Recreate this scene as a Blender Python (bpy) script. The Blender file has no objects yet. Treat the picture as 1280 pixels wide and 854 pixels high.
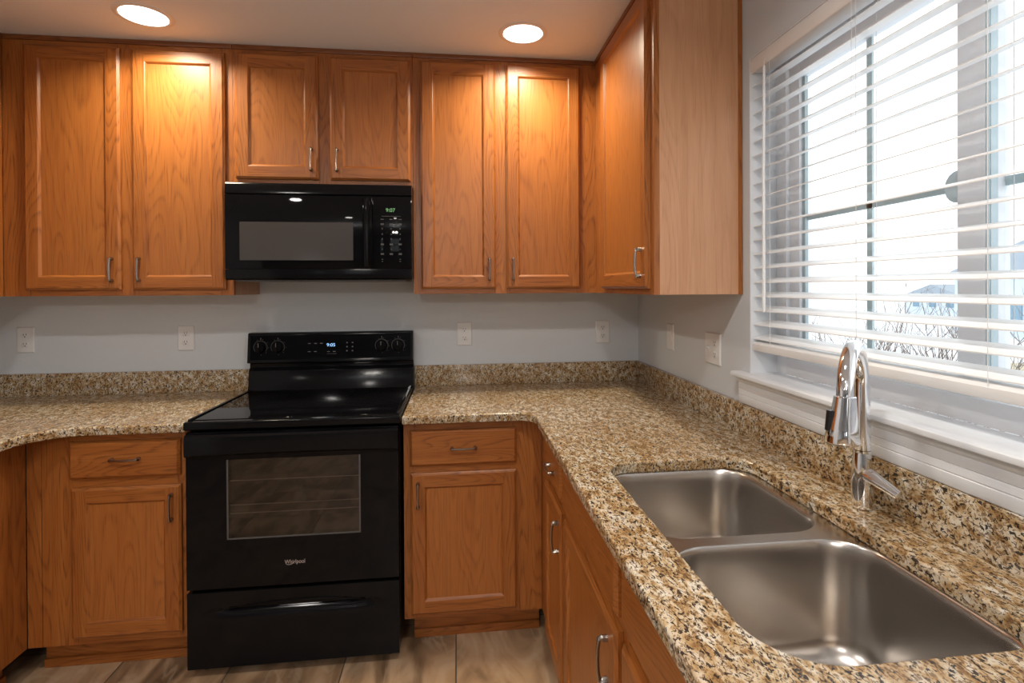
import bpy, bmesh, math, random
from mathutils import Vector, Matrix
random.seed(7)
S = 0.0254                      # the scene is laid out in inches: x along the back wall (0 = right corner), d out from the back wall, z up
sc = bpy.context.scene
COL = sc.collection
PI = math.pi

def W(x, d, z): return Vector((x*S, -d*S, z*S))

# ------------------------------------------------------------------ camera
F_PX, CX, CY, YAW, PITCH, ROLL = 678.962, 654.538, 363.087, 0.122, 0.005, -0.005
cam_d = bpy.data.cameras.new('camera'); cam = bpy.data.objects.new('camera', cam_d); COL.objects.link(cam)
cam_d.sensor_width = 36.0; cam_d.lens = F_PX/1280*36.0
cam_d.shift_x = (640-CX)/1280; cam_d.shift_y = (CY-427)/1280
cam_d.clip_start = 0.02; cam_d.clip_end = 500
c_, s_ = math.cos(YAW), math.sin(YAW)
fw = Vector((s_, c_, 0)); rt = Vector((c_, -s_, 0)); up = Vector((0, 0, 1))
f2 = fw*math.cos(PITCH) - up*math.sin(PITCH); u2 = up*math.cos(PITCH) + fw*math.sin(PITCH)
r3 = rt*math.cos(ROLL) + u2*math.sin(ROLL); u3 = u2*math.cos(ROLL) - rt*math.sin(ROLL)
M = Matrix((r3, u3, -f2)).transposed().to_4x4(); M.translation = W(-37.052, 108.223, 55.099)
cam.matrix_world = M
sc.camera = cam

# ------------------------------------------------------------------ world (bright overcast sky), exposure
sc.view_settings.view_transform = 'Standard'; sc.view_settings.look = 'None'
sc.view_settings.exposure = 0.06; sc.view_settings.gamma = 1.0; sc.view_settings.use_curve_mapping = False
wd = bpy.data.worlds.new('overcast_sky'); sc.world = wd; wd.use_nodes = True
bg = wd.node_tree.nodes['Background']; bg.inputs['Color'].default_value = (0.93, 0.965, 1.0, 1); bg.inputs['Strength'].default_value = 1.9
CAN_W = 10.0                    # watts per recessed lamp
CAN_COL = (1.0, 0.88, 0.66)

# ------------------------------------------------------------------ materials
def newmat(name):
    m = bpy.data.materials.new(name); m.use_nodes = True
    nt = m.node_tree; return m, nt, nt.nodes['Principled BSDF']
def simple(name, col, rough=0.5, metal=0.0, spec=0.5, coat=0.0, emis=None, estr=0.0, nscale=0, nbump=0.0, nvar=0.0):
    m, nt, b = newmat(name)
    b.inputs['Base Color'].default_value = (*col, 1); b.inputs['Roughness'].default_value = rough
    b.inputs['Metallic'].default_value = metal; b.inputs['Specular IOR Level'].default_value = spec
    b.inputs['Coat Weight'].default_value = coat
    if emis: b.inputs['Emission Color'].default_value = (*emis, 1); b.inputs['Emission Strength'].default_value = estr
    if nscale:
        tc = nt.nodes.new('ShaderNodeTexCoord'); n = nt.nodes.new('ShaderNodeTexNoise')
        n.inputs['Scale'].default_value = nscale; n.inputs['Detail'].default_value = 3
        nt.links.new(tc.outputs['Object'], n.inputs['Vector'])
        if nbump:
            bp = nt.nodes.new('ShaderNodeBump'); bp.inputs['Strength'].default_value = nbump; bp.inputs['Distance'].default_value = 0.002
            nt.links.new(n.outputs['Fac'], bp.inputs['Height']); nt.links.new(bp.outputs['Normal'], b.inputs['Normal'])
        if nvar:
            mx = nt.nodes.new('ShaderNodeMix'); mx.data_type = 'RGBA'
            mx.inputs['A'].default_value = (*[c*(1-nvar) for c in col], 1); mx.inputs['B'].default_value = (*[min(1, c*(1+nvar)) for c in col], 1)
            nt.links.new(n.outputs['Fac'], mx.inputs['Factor']); nt.links.new(mx.outputs['Result'], b.inputs['Base Color'])
    return m
def ramp(nt, pts):
    r = nt.nodes.new('ShaderNodeValToRGB'); e = r.color_ramp.elements
    while len(e) < len(pts): e.new(0.5)
    for el, (p, c) in zip(e, pts): el.position = p; el.color = (*c, 1)
    return r
def math_(nt, op, a, b=None):
    n = nt.nodes.new('ShaderNodeMath'); n.operation = op
    for i, v in enumerate((a, b)):
        if v is None: continue
        if isinstance(v, (int, float)): n.inputs[i].default_value = v
        else: nt.links.new(v, n.inputs[i])
    return n.outputs[0]
def mixc(nt, fac, a, b, mode='MIX'):
    n = nt.nodes.new('ShaderNodeMix'); n.data_type = 'RGBA'; n.blend_type = mode
    for k, v in (('Factor', fac), ('A', a), ('B', b)):
        if isinstance(v, tuple): n.inputs[k].default_value = (*v, 1)
        elif isinstance(v, (int, float)): n.inputs[k].default_value = v
        else: nt.links.new(v, n.inputs[k])
    return n.outputs['Result']

def oak(name, axis, light, mid, dark, ringamt=0.85, ringfreq=15.0):
    m, nt, b = newmat(name)
    tc = nt.nodes.new('ShaderNodeTexCoord'); oi = nt.nodes.new('ShaderNodeObjectInfo')
    off = nt.nodes.new('ShaderNodeVectorMath'); off.operation = 'MULTIPLY_ADD'
    cmb = nt.nodes.new('ShaderNodeCombineXYZ')
    for i in range(3): nt.links.new(oi.outputs['Random'], cmb.inputs[i])
    off.inputs[1].default_value = (13.1, 7.7, 9.3)
    nt.links.new(cmb.outputs[0], off.inputs[0]); nt.links.new(tc.outputs['Object'], off.inputs[2])
    def mapped(k):
        mp = nt.nodes.new('ShaderNodeMapping'); s = [1, 1, 1]; s[axis] = k; mp.inputs['Scale'].default_value = s
        nt.links.new(off.outputs[0], mp.inputs['Vector']); return mp.outputs[0]
    def noise(vec, scale, detail, dist=0):
        n = nt.nodes.new('ShaderNodeTexNoise'); n.inputs['Scale'].default_value = scale
        n.inputs['Detail'].default_value = detail; n.inputs['Distortion'].default_value = dist
        nt.links.new(vec, n.inputs['Vector']); return n.outputs['Fac']
    big = noise(mapped(0.12), 8.0, 1.2)                       # smooth stretched field; its contours are the cathedral rings
    saw = math_(nt, 'FRACT', math_(nt, 'MULTIPLY', big, ringfreq*2))
    rings = ramp(nt, [(0.0, (1, 1, 1)), (0.25, (.25, .25, .25)), (0.8, (0, 0, 0)), (1.0, (1, 1, 1))]); nt.links.new(saw, rings.inputs['Fac'])
    pores = noise(mapped(0.025), 420.0, 3.0)
    pr = ramp(nt, [(0.42, (0, 0, 0)), (0.62, (1, 1, 1))]); nt.links.new(pores, pr.inputs['Fac'])
    streak = noise(mapped(0.03), 38.0, 4.0)
    st = ramp(nt, [(0.3, (0, 0, 0)), (0.72, (1, 1, 1))]); nt.links.new(streak, st.inputs['Fac'])
    c = mixc(nt, st.outputs['Color'], light, mid)
    rf = math_(nt, 'MULTIPLY', rings.outputs['Color'], ringamt)
    c = mixc(nt, math_(nt, 'MULTIPLY', rf, math_(nt, 'ADD', math_(nt, 'MULTIPLY', pr.outputs['Color'], 0.7), 0.3)), c, dark)
    c = mixc(nt, math_(nt, 'MULTIPLY', pr.outputs['Color'], 0.16), c, dark)
    nt.links.new(c, b.inputs['Base Color'])
    b.inputs['Roughness'].default_value = 0.36; b.inputs['Specular IOR Level'].default_value = 0.45
    bp = nt.nodes.new('ShaderNodeBump'); bp.inputs['Strength'].default_value = 0.12; bp.inputs['Distance'].default_value = 0.0006
    nt.links.new(pores, bp.inputs['Height']); nt.links.new(bp.outputs['Normal'], b.inputs['Normal'])
    return m
OL, OM, OD = (0.41, 0.144, 0.031), (0.315, 0.095, 0.018), (0.125, 0.033, 0.006)
OAK = {k: oak('oak_'+k, a, OL, OM, OD) for k, a in (('x', 0), ('y', 1), ('z', 2))}
OAKP = {k: oak('oak_veneer_'+k, a, OL, (0.375, 0.122, 0.026), OD, 0.5, 11.0) for k, a in (('x', 0), ('y', 1), ('z', 2))}
OAKSIDE = oak('oak_laminate_window_lit', 2, (0.60, 0.325, 0.18), (0.52, 0.26, 0.13), (0.36, 0.155, 0.065), 0.42, 8.0)  # end laminate; window light is put into its paler tones
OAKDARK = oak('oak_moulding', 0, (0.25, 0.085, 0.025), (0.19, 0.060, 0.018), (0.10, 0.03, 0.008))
OAKDARKY = oak('oak_moulding_side', 1, (0.25, 0.085, 0.025), (0.19, 0.060, 0.018), (0.10, 0.03, 0.008))

def granite():
    m, nt, b = newmat('granite')
    tc = nt.nodes.new('ShaderNodeTexCoord')
    mp = nt.nodes.new('ShaderNodeMapping'); mp.inputs['Rotation'].default_value = (0.2, 0.3, 0.6); mp.inputs['Scale'].default_value = (1.4, 0.75, 1.05)
    nt.links.new(tc.outputs['Object'], mp.inputs['Vector']); v = mp.outputs[0]
    def noise(scale, detail, dist=0.0, rough=0.55):
        n = nt.nodes.new('ShaderNodeTexNoise'); n.inputs['Scale'].default_value = scale; n.inputs['Detail'].default_value = detail
        n.inputs['Distortion'].default_value = dist; n.inputs['Roughness'].default_value = rough
        nt.links.new(v, n.inputs['Vector']); return n.outputs['Fac']
    r0 = ramp(nt, [(0.33, (0.22, 0.12, 0.05)), (0.43, (0.39, 0.255, 0.12)), (0.52, (0.54, 0.43, 0.28)), (0.64, (0.66, 0.61, 0.51))])
    nt.links.new(noise(44, 4, 0.5), r0.inputs['Fac'])
    r1 = ramp(nt, [(0.45, (0, 0, 0)), (0.62, (1, 1, 1))]); nt.links.new(noise(4.5, 4, 0.5), r1.inputs['Fac'])
    c = mixc(nt, math_(nt, 'MULTIPLY', r1.outputs['Color'], 0.45), r0.outputs['Color'], (0.38, 0.22, 0.085))
    r2 = ramp(nt, [(0.535, (0, 0, 0)), (0.575, (1, 1, 1))]); nt.links.new(noise(170, 3, 0.6), r2.inputs['Fac'])
    c = mixc(nt, math_(nt, 'MULTIPLY', r2.outputs['Color'], 0.75), c, (0.12, 0.058, 0.024))
    r3_ = ramp(nt, [(0.555, (0, 0, 0)), (0.585, (1, 1, 1))]); nt.links.new(noise(135, 4, 0.8), r3_.inputs['Fac'])
    c = mixc(nt, math_(nt, 'MULTIPLY', r3_.outputs['Color'], 0.95), c, (0.020, 0.016, 0.014))
    nt.links.new(c, b.inputs['Base Color'])
    b.inputs['Roughness'].default_value = 0.16; b.inputs['Specular IOR Level'].default_value = 0.5
    return m
GRANITE = granite()

def tile():
    m, nt, b = newmat('slate_look_tile')
    tc = nt.nodes.new('ShaderNodeTexCoord'); sx = nt.nodes.new('ShaderNodeSeparateXYZ'); nt.links.new(tc.outputs['Object'], sx.inputs[0])
    P = 16.3*S
    def cell(o, off):
        a = math_(nt, 'DIVIDE', math_(nt, 'ADD', o, off), P)
        return a, math_(nt, 'ABSOLUTE', math_(nt, 'SUBTRACT', math_(nt, 'FRACT', a), 0.5))
    ax, fx = cell(sx.outputs['X'], 37.5*S); ay, fy = cell(sx.outputs['Y'], 18.0*S)
    g = math_(nt, 'GREATER_THAN', math_(nt, 'MAXIMUM', fx, fy), 0.5-0.0065)
    cmb = nt.nodes.new('ShaderNodeCombineXYZ')
    nt.links.new(math_(nt, 'FLOOR', ax), cmb.inputs[0]); nt.links.new(math_(nt, 'FLOOR', ay), cmb.inputs[1])
    wn = nt.nodes.new('ShaderNodeTexWhiteNoise'); nt.links.new(cmb.outputs[0], wn.inputs['Vector'])
    off = nt.nodes.new('ShaderNodeVectorMath'); off.operation = 'MULTIPLY_ADD'; off.inputs[1].default_value = (9, 9, 9)
    nt.links.new(wn.outputs['Color'], off.inputs[0]); nt.links.new(tc.outputs['Object'], off.inputs[2])
    mp = nt.nodes.new('ShaderNodeMapping'); mp.inputs['Rotation'].default_value = (0, 0, 0.9); mp.inputs['Scale'].default_value = (1, 0.4, 1)
    nt.links.new(off.outputs[0], mp.inputs['Vector'])
    def noise(scale, detail, dist):
        n = nt.nodes.new('ShaderNodeTexNoise'); n.inputs['Scale'].default_value = scale; n.inputs['Detail'].default_value = detail; n.inputs['Distortion'].default_value = dist
        nt.links.new(mp.outputs[0], n.inputs['Vector']); return n.outputs['Fac']
    r = ramp(nt, [(0.3, (0.14, 0.085, 0.046)), (0.46, (0.27, 0.168, 0.093)), (0.56, (0.40, 0.255, 0.145)), (0.70, (0.48, 0.34, 0.215))])
    nt.links.new(noise(7, 7, 1.2), r.inputs['Fac'])
    v = ramp(nt, [(0.47, (0, 0, 0)), (0.5, (1, 1, 1)), (0.53, (0, 0, 0))]); nt.links.new(noise(5, 5, 0.8), v.inputs['Fac'])
    c = mixc(nt, math_(nt, 'MULTIPLY', v.outputs['Color'], 0.35), r.outputs['Color'], (0.50, 0.38, 0.26))
    c = mixc(nt, g, c, (0.085, 0.062, 0.045))
    nt.links.new(c, b.inputs['Base Color']); b.inputs['Roughness'].default_value = 0.42
    return m
TILE = tile()
WALL = simple('grey_wall_paint', (0.60, 0.63, 0.66), 0.75, nscale=230, nbump=0.25, spec=0.25)
CEIL = simple('ceiling_paint', (0.79, 0.86, 0.95), 0.85, nscale=170, nbump=0.3, spec=0.2)
TRIM = simple('white_trim_paint', (0.74, 0.76, 0.79), 0.32)
VINYL = simple('white_vinyl', (0.89, 0.91, 0.95), 0.4)
VINYLD = simple('gasket_and_gap_shade', (0.42, 0.50, 0.52), 0.5)
BLIND = simple('white_blind_slat', (0.86, 0.86, 0.86), 0.38)
CORD = simple('blind_cord', (0.80, 0.80, 0.80), 0.7)
NICKEL = simple('satin_nickel', (0.38, 0.34, 0.305), 0.25, 1.0)
CHROME = simple('chrome', (0.90, 0.91, 0.93), 0.05, 1.0)
def steel():
    m, nt, b = newmat('brushed_steel')
    b.inputs['Roughness'].default_value = 0.27
    b.inputs['Base Color'].default_value = (0.56, 0.525, 0.49, 1); b.inputs['Metallic'].default_value = 1.0
    return m
STEEL = steel()
BLACK = simple('black_enamel', (0.005, 0.005, 0.006), 0.12, spec=0.15)
BLACKG = simple('black_glass', (0.004, 0.004, 0.005), 0.035, spec=0.15)
BLACKM = simple('black_satin', (0.008, 0.008, 0.009), 0.34)
GREYP = simple('dark_grey_metal', (0.10, 0.10, 0.105), 0.35, 0.6)
PRINT = simple('grey_print', (0.22, 0.21, 0.21), 0.5)
PRINTD = simple('dim_print', (0.075, 0.073, 0.07), 0.5)
LOGO = simple('silver_badge', (0.55, 0.50, 0.50), 0.3, 0.6)
GREEN = simple('green_digits', (0.02, 0.05, 0.02), 0.5, emis=(0.35, 0.75, 0.30), estr=0.55)
BLUE = simple('blue_digits', (0.02, 0.03, 0.06), 0.5, emis=(0.30, 0.58, 1.0), estr=1.6)
PLATE = simple('outlet_plastic', (0.72, 0.72, 0.72), 0.35)
SLOT = simple('outlet_slot', (0.05, 0.05, 0.05), 0.6)
LENS = simple('lamp_lens', (0.9, 0.9, 0.9), 0.4, emis=(1.0, 0.95, 0.88), estr=5.0)
CANTRIM = simple('white_lamp_trim', (0.74, 0.75, 0.76), 0.5)
RACK = simple('oven_rack', (0.8, 0.76, 0.72), 0.4)
CAVITY = simple('oven_cavity', (0.05, 0.042, 0.04), 0.5)
MESHWIN = simple('microwave_mesh', (0.068, 0.061, 0.059), 0.10, spec=0.6)
BARK = simple('bare_twig_bark', (0.20, 0.155, 0.13), 0.8)
SNOW = simple('snow', (0.80, 0.82, 0.86), 0.8, nscale=3, nvar=0.05)
STRAW = simple('straw_grass', (0.52, 0.44, 0.30), 0.9, nscale=8, nvar=0.2)
SIDING = simple('pale_siding', (0.62, 0.70, 0.78), 0.7)
SHINGLE = simple('grey_shingle', (0.36, 0.41, 0.47), 0.8)
HGLASS = simple('dark_house_window', (0.20, 0.32, 0.42), 0.2)
def glass(name, tint=(1, 1, 1), refl=0.07, rough=0.0):
    m = bpy.data.materials.new(name); m.use_nodes = True; nt = m.node_tree; nt.nodes.clear()
    o = nt.nodes.new('ShaderNodeOutputMaterial'); mx = nt.nodes.new('ShaderNodeMixShader')
    t = nt.nodes.new('ShaderNodeBsdfTransparent'); g = nt.nodes.new('ShaderNodeBsdfGlossy')
    t.inputs['Color'].default_value = (*tint, 1); g.inputs['Roughness'].default_value = rough
    mx.inputs[0].default_value = refl
    nt.links.new(t.outputs[0], mx.inputs[1]); nt.links.new(g.outputs[0], mx.inputs[2]); nt.links.new(mx.outputs[0], o.inputs[0])
    return m
PANE = glass('window_glass', (0.97, 0.985, 0.98), 0.05)
OVENGLASS = glass('oven_glass', (0.50, 0.46, 0.44), 0.075, 0.02)

# ------------------------------------------------------------------ mesh helpers
def T_back(u, v, z): return (u, v, z)              # a unit on the back wall, v = depth out from the wall
def T_right(u, v, z): return (-v, u, z)            # on the right wall, u = distance from the back wall
def T_left(u, v, z): return (-121.0+v, u, z)       # on the left wall
class MB:
    def __init__(self, T=T_back): self.v = []; self.f = []; self.mi = []; self.T = T; self.sm = []
    def add(self, vs, fs, mi=0, smooth=False):
        o = len(self.v); self.v += [self.T(*p) for p in vs]
        for f in fs: self.f.append([i+o for i in f]); self.mi.append(mi); self.sm.append(smooth)
    def box(self, a, b, mi=0):
        x0, y0, z0 = a; x1, y1, z1 = b
        self.add([(x0, y0, z0), (x1, y0, z0), (x1, y1, z0), (x0, y1, z0), (x0, y0, z1), (x1, y0, z1), (x1, y1, z1), (x0, y1, z1)],
                 [(0, 3, 2, 1), (4, 5, 6, 7), (0, 1, 5, 4), (1, 2, 6, 5), (2, 3, 7, 6), (3, 0, 4, 7)], mi)
    def prism(self, poly, axis, a, b, mi=0):
        """polygon in the two remaining axes (cyclic order kept), extruded along axis from a to b"""
        def mk(p, t):
            q = list(p); q.insert(axis, t); return tuple(q)
        n = len(poly); vs = [mk(p, a) for p in poly]+[mk(p, b) for p in poly]
        fs = [tuple(range(n))[::-1], tuple(range(n, 2*n))]+[(i, (i+1) % n, n+(i+1) % n, n+i) for i in range(n)]
        self.add(vs, fs, mi)
    def rings(self, rs, mi=0, cap=(True, True), smooth=True):
        n = len(rs[0]); vs = [p for r in rs for p in r]; fs = []
        for k in range(len(rs)-1):
            for i in range(n): fs.append((k*n+i, k*n+(i+1) % n, (k+1)*n+(i+1) % n, (k+1)*n+i))
        if cap[0]: fs.append(tuple(range(n))[::-1])
        if cap[1]: fs.append(tuple(range((len(rs)-1)*n, len(rs)*n)))
        self.add(vs, fs, mi, smooth)
    def tube(self, pts, rad, n=10, mi=0, flat=1.0, side=None):
        """sweep a round (or flattened) section along points; rad number or list"""
        P = [Vector(p) for p in pts]; R = rad if isinstance(rad, (list, tuple)) else [rad]*len(P)
        rs = []; prev = Vector(side) if side else None
        for i, p in enumerate(P):
            t = (P[min(i+1, len(P)-1)]-P[max(i-1, 0)]).normalized()
            if prev is None: prev = t.orthogonal()
            a = (prev-t*prev.dot(t)).normalized(); b = t.cross(a); prev = a
            rs.append([tuple(p+a*math.cos(2*PI*k/n)*R[i]+b*math.sin(2*PI*k/n)*R[i]*flat) for k in range(n)])
        self.rings(rs, mi)
    def lathe(self, c, prof, n=24, axis='z', mi=0, cap=(True, True)):
        """prof: list of (radius, height) about a vertical axis, or an axis along v when axis = 'v'"""
        rs = []
        for r, h in prof:
            ring = []
            for k in range(n):
                a = 2*PI*k/n; p, q = r*math.cos(a), r*math.sin(a)
                ring.append((c[0]+p, c[1]+q, c[2]+h) if axis == 'z' else (c[0]+p, c[1]+h, c[2]+q) if axis == 'v' else (c[0]+h, c[1]+p, c[2]+q))
            rs.append(ring)
        self.rings(rs, mi, cap)
    def build(self, name, mats, parent=None, bevel=0.0, seg=2):
        if not isinstance(mats, (list, tuple)): mats = [mats]
        base = Vector((0, 0, 0))
        p = parent
        while p is not None: base += p.location; p = p.parent
        me = bpy.data.meshes.new(name)
        me.from_pydata([W(*v)-base for v in self.v], [], self.f)
        for m in mats: me.materials.append(m)
        for pl, mi, s in zip(me.polygons, self.mi, self.sm): pl.material_index = mi; pl.use_smooth = s
        bm = bmesh.new(); bm.from_mesh(me)
        bmesh.ops.recalc_face_normals(bm, faces=bm.faces)
        if bevel:
            eds = [e for e in bm.edges if len(e.link_faces) == 2 and e.calc_face_angle() > 0.6 and not (e.link_faces[0].smooth and e.link_faces[1].smooth)]
            bmesh.ops.bevel(bm, geom=eds, offset=bevel*S, segments=seg, profile=0.6, affect='EDGES', clamp_overlap=True)
        bm.to_mesh(me); bm.free(); me.update()
        for k in ('sharp_edge',):
            pass
        o = bpy.data.objects.new(name, me); COL.objects.link(o)
        if parent is not None: o.parent = parent
        try: me.set_sharp_from_angle(angle=0.7)
        except Exception: pass
        return o
def empty(name, loc, label, cat, group=None):
    o = bpy.data.objects.new(name, None); COL.objects.link(o); o.empty_display_size = 0.05
    o.location = W(*loc); o['label'] = label; o['category'] = cat
    if group: o['group'] = group
    return o
def tag(o, label, cat, group=None, kind=None):
    o['label'] = label; o['category'] = cat
    if group: o['group'] = group
    if kind: o['kind'] = kind
    return o
def struct(o, label=None):
    o['kind'] = 'structure'
    if label: o['label'] = label
    return o
def copy_tree(o, parent=None):
    c = o.copy(); COL.objects.link(c)
    if parent is not None: c.parent = parent
    for ch in list(o.children): copy_tree(ch, c)
    return c
def base_of(parent):
    b = Vector((0, 0, 0)); p = parent
    while p is not None: b += p.location; p = p.parent
    return b
def slab(name, loops, z0, z1, edge, mat, parent=None, seg=3):
    """flat slab with holes and rounded edges: closed outlines in inches (x, d)"""
    cu = bpy.data.curves.new(name, 'CURVE'); cu.dimensions = '2D'; cu.fill_mode = 'BOTH'
    b = base_of(parent)
    for lp in loops:
        sp = cu.splines.new('POLY'); sp.points.add(len(lp)-1); sp.use_cyclic_u = True
        for q, (x, d) in zip(sp.points, lp): q.co = (x*S-b.x, -d*S-b.y, 0, 1)
    cu.extrude = max(0.00001, (z1-z0)/2*S-edge*S); cu.bevel_depth = edge*S; cu.bevel_resolution = seg; cu.offset = -edge*S
    t = bpy.data.objects.new(name, cu); COL.objects.link(t)
    dg = bpy.context.evaluated_depsgraph_get(); dg.update()
    me = bpy.data.meshes.new_from_object(t.evaluated_get(dg)); me.name = name
    bpy.data.objects.remove(t); bpy.data.curves.remove(cu)
    dz = (z0+z1)/2*S-b.z
    for v in me.vertices: v.co.z += dz
    me.materials.clear(); me.materials.append(mat)
    for p in me.polygons: p.use_smooth = False
    o = bpy.data.objects.new(name, me); COL.objects.link(o)
    if parent is not None: o.parent = parent
    return o
def lettering(name, text, size, pos, mat, parent, depth=0.01, font_scale=(1, 1), tilt=0.0):
    """raised lettering facing the room from the back wall, centred at pos (x, d, z)"""
    cu = bpy.data.curves.new(name, 'FONT'); cu.body = text; cu.size = size*S; cu.align_x = 'CENTER'; cu.align_y = 'CENTER'; cu.extrude = depth*S
    t = bpy.data.objects.new(name, cu); COL.objects.link(t)
    dg = bpy.context.evaluated_depsgraph_get(); dg.update()
    me = bpy.data.meshes.new_from_object(t.evaluated_get(dg)); me.name = name
    bpy.data.objects.remove(t); bpy.data.curves.remove(cu)
    b = base_of(parent); p0 = W(*pos)-b
    R = Matrix.Rotation(PI/2+tilt, 4, 'X')
    for v in me.vertices:
        q = R @ Vector((v.co.x*font_scale[0], v.co.y*font_scale[1], v.co.z)); v.co = p0+q
    me.materials.clear(); me.materials.append(mat)
    o = bpy.data.objects.new(name, me); COL.objects.link(o); o.parent = parent
    return o
def rrect(x0, x1, d0, d1, r, n=8):
    rr = r if isinstance(r, (list, tuple)) else [r]*4
    out = []
    for (cx, cy, a0), q in zip(((x1-rr[0], d1-rr[0], 0), (x0+rr[1], d1-rr[1], 90), (x0+rr[2], d0+rr[2], 180), (x1-rr[3], d0+rr[3], 270)), rr):
        for k in range(n+1):
            a = math.radians(a0+90*k/n); out.append((cx+q*math.cos(a), cy+q*math.sin(a)))
    return out
def arc(cx, cy, r, a0, a1, n=8): return [(cx+r*math.cos(math.radians(a0+(a1-a0)*k/n)), cy+r*math.sin(math.radians(a0+(a1-a0)*k/n))) for k in range(n+1)]

# ------------------------------------------------------------------ room shell
RX0, RD1 = -230.0, 430.0                    # the open room carries on behind the camera
WD0, WD1, WZ0, WZ1 = 43.0, 97.0, 43.2, 84.0  # the window opening in the right wall
m = MB(); m.box((RX0-5, -5, -4), (5, RD1+5, 0)); struct(m.build('floor', TILE))
m = MB(); m.box((RX0-5, -5, 96), (5, RD1+5, 100)); struct(m.build('ceiling', CEIL))
m = MB(); m.box((-126, -5, 0), (5, 0, 96)); struct(m.build('wall_back', WALL))
m = MB()
m.box((0, 0, 0), (5, WD0, 96)); m.box((0, WD1, 0), (5, RD1, 96)); m.box((0, WD0, 0), (5, WD1, WZ0)); m.box((0, WD0, WZ1), (5, WD1, 96))
struct(m.build('wall_right', WALL))
m = MB(); m.box((-126, 0, 0), (-121, 120, 96)); struct(m.build('wall_left', WALL))
m = MB(); m.box((RX0-5, 115, 0), (-126, 120, 96)); struct(m.build('wall_return', WALL))
m = MB(); m.box((RX0-5, 120, 0), (RX0, RD1, 96)); struct(m.build('wall_far_left', WALL))
m = MB()      # front wall behind the camera, with two tall openings
ops = [(-176, -158), (-110, -50)]
xs = [RX0-5, -176, -158, -110, -50, 5]
m.box((xs[0], RD1, 0), (xs[1], RD1+5, 96)); m.box((xs[2], RD1, 0), (xs[3], RD1+5, 96)); m.box((xs[4], RD1, 0), (xs[5], RD1+5, 96))
for a, b in ops: m.box((a, RD1, 0), (b, RD1+5, 30)); m.box((a, RD1, 84), (b, RD1+5, 96))
struct(m.build('wall_front', WALL))
for k, (a, b) in enumerate(ops):
    wr = bpy.data.objects.new('window_%d' % (k+2), None); COL.objects.link(wr); wr.location = W((a+b)/2, RD1, 30); struct(wr)
    m = MB(); n = 2
    for x in (a, b-2): m.box((x, RD1+1, 30), (x+2, RD1+4, 84))
    for z in (30, 82, 56): m.box((a+2, RD1+1, z), (b-2, RD1+4, z+2))
    m.box(((a+b)/2-.8, RD1+1, 32), ((a+b)/2+.8, RD1+4, 56)); m.box(((a+b)/2-.8, RD1+1, 58), ((a+b)/2+.8, RD1+4, 82))
    struct(m.build('window_frame', VINYL, wr))
    m = MB(); m.box((a+2, RD1+2, 32), (b-2, RD1+2.2, 82)); struct(m.build('window_pane', PANE, wr))
# moulded baseboard of the back room and a white door on the far left wall
m = MB(); m.box((RX0, RD1-0.6, 0), (0, RD1, 4)); struct(m.build('baseboard_front', TRIM))

# ---- window in the right wall: frame, sliding sashes, grille, glass
w1 = bpy.data.objects.new('window_1', None); COL.objects.link(w1); w1.location = W(3.7, 70, WZ0); struct(w1)
FX0, FX1 = 3.6, 7.0
m = MB()
for d0, d1 in ((WD0, WD0+2.2), (WD1-2.2, WD1)): m.box((FX0, d0, 44.1), (FX1, d1, WZ1))
for z0, z1 in ((44.1, 46.2), (WZ1-2.0, WZ1)): m.box((FX0, WD0+2.2, z0), (FX1, WD1-2.2, z1))
struct(m.build('window_frame', VINYL, w1, 0.08))
def sash(x0, x1, d0, d1, sw, nm):
    m = MB()
    m.box((x0, d0, 46.2), (x1, d0+sw[0], 82)); m.box((x0, d1-sw[1], 46.2), (x1, d1, 82))
    m.box((x0, d0+sw[0], 46.2), (x1, d1-sw[1], 47.9)); m.box((x0, d0+sw[0], 80.3), (x1, d1-sw[1], 82))
    s = struct(m.build(nm, VINYL, w1, 0.08))
    xm = (x0+x1)/2
    g = MB(); g.box((xm-.06, d0+sw[0], 47.9), (xm+.06, d1-sw[1], 80.3)); struct(g.build('window_pane', PANE, s))
    g = MB(); dm = (d0+sw[0]+d1-sw[1])/2
    g.box((xm+.10, dm-.36, 47.9), (xm+.34, dm+.36, 80.3)); g.box((xm+.10, d0+sw[0], 63.0), (xm+.34, d1-sw[1], 63.75))
    struct(g.build('grille', VINYLM, s))
    return s
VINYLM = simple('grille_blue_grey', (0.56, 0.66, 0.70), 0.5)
s1 = sash(4.0, 5.1, 45.2, 70.4, (2.0, 2.4), 'sash')
s2 = sash(5.5, 6.6, 68.0, 94.8, (2.1, 2.0), 'sash')
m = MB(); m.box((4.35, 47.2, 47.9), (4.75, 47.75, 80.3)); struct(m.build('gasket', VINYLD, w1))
m = MB(); m.box((5.14, 69.3, 46.3), (5.46, 69.85, 82)); m.box((4.06, 70.41, 46.3), (4.38, 70.46, 82)); struct(m.build('interlock_and_gap_shade', VINYLD, w1))  # interlock, plus a dark strip painting in the shadow gap beside the stile
m = MB(); m.box((4.45, 70.41, 46.3), (5.09, 70.46, 82)); struct(m.build('side_tint_strip', VINYLM, w1))  # blue-grey strip that tints the front stile's side face
m = MB()      # half-round latch on the sash edge
m.prism([(67.95-1.25*math.sin(math.radians(a)), 63.3-1.35*math.cos(math.radians(a))) for a in range(0, 181, 20)], 0, 4.1, 4.4)
struct(m.build('latch', VINYLM, w1, 0.05))
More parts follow.
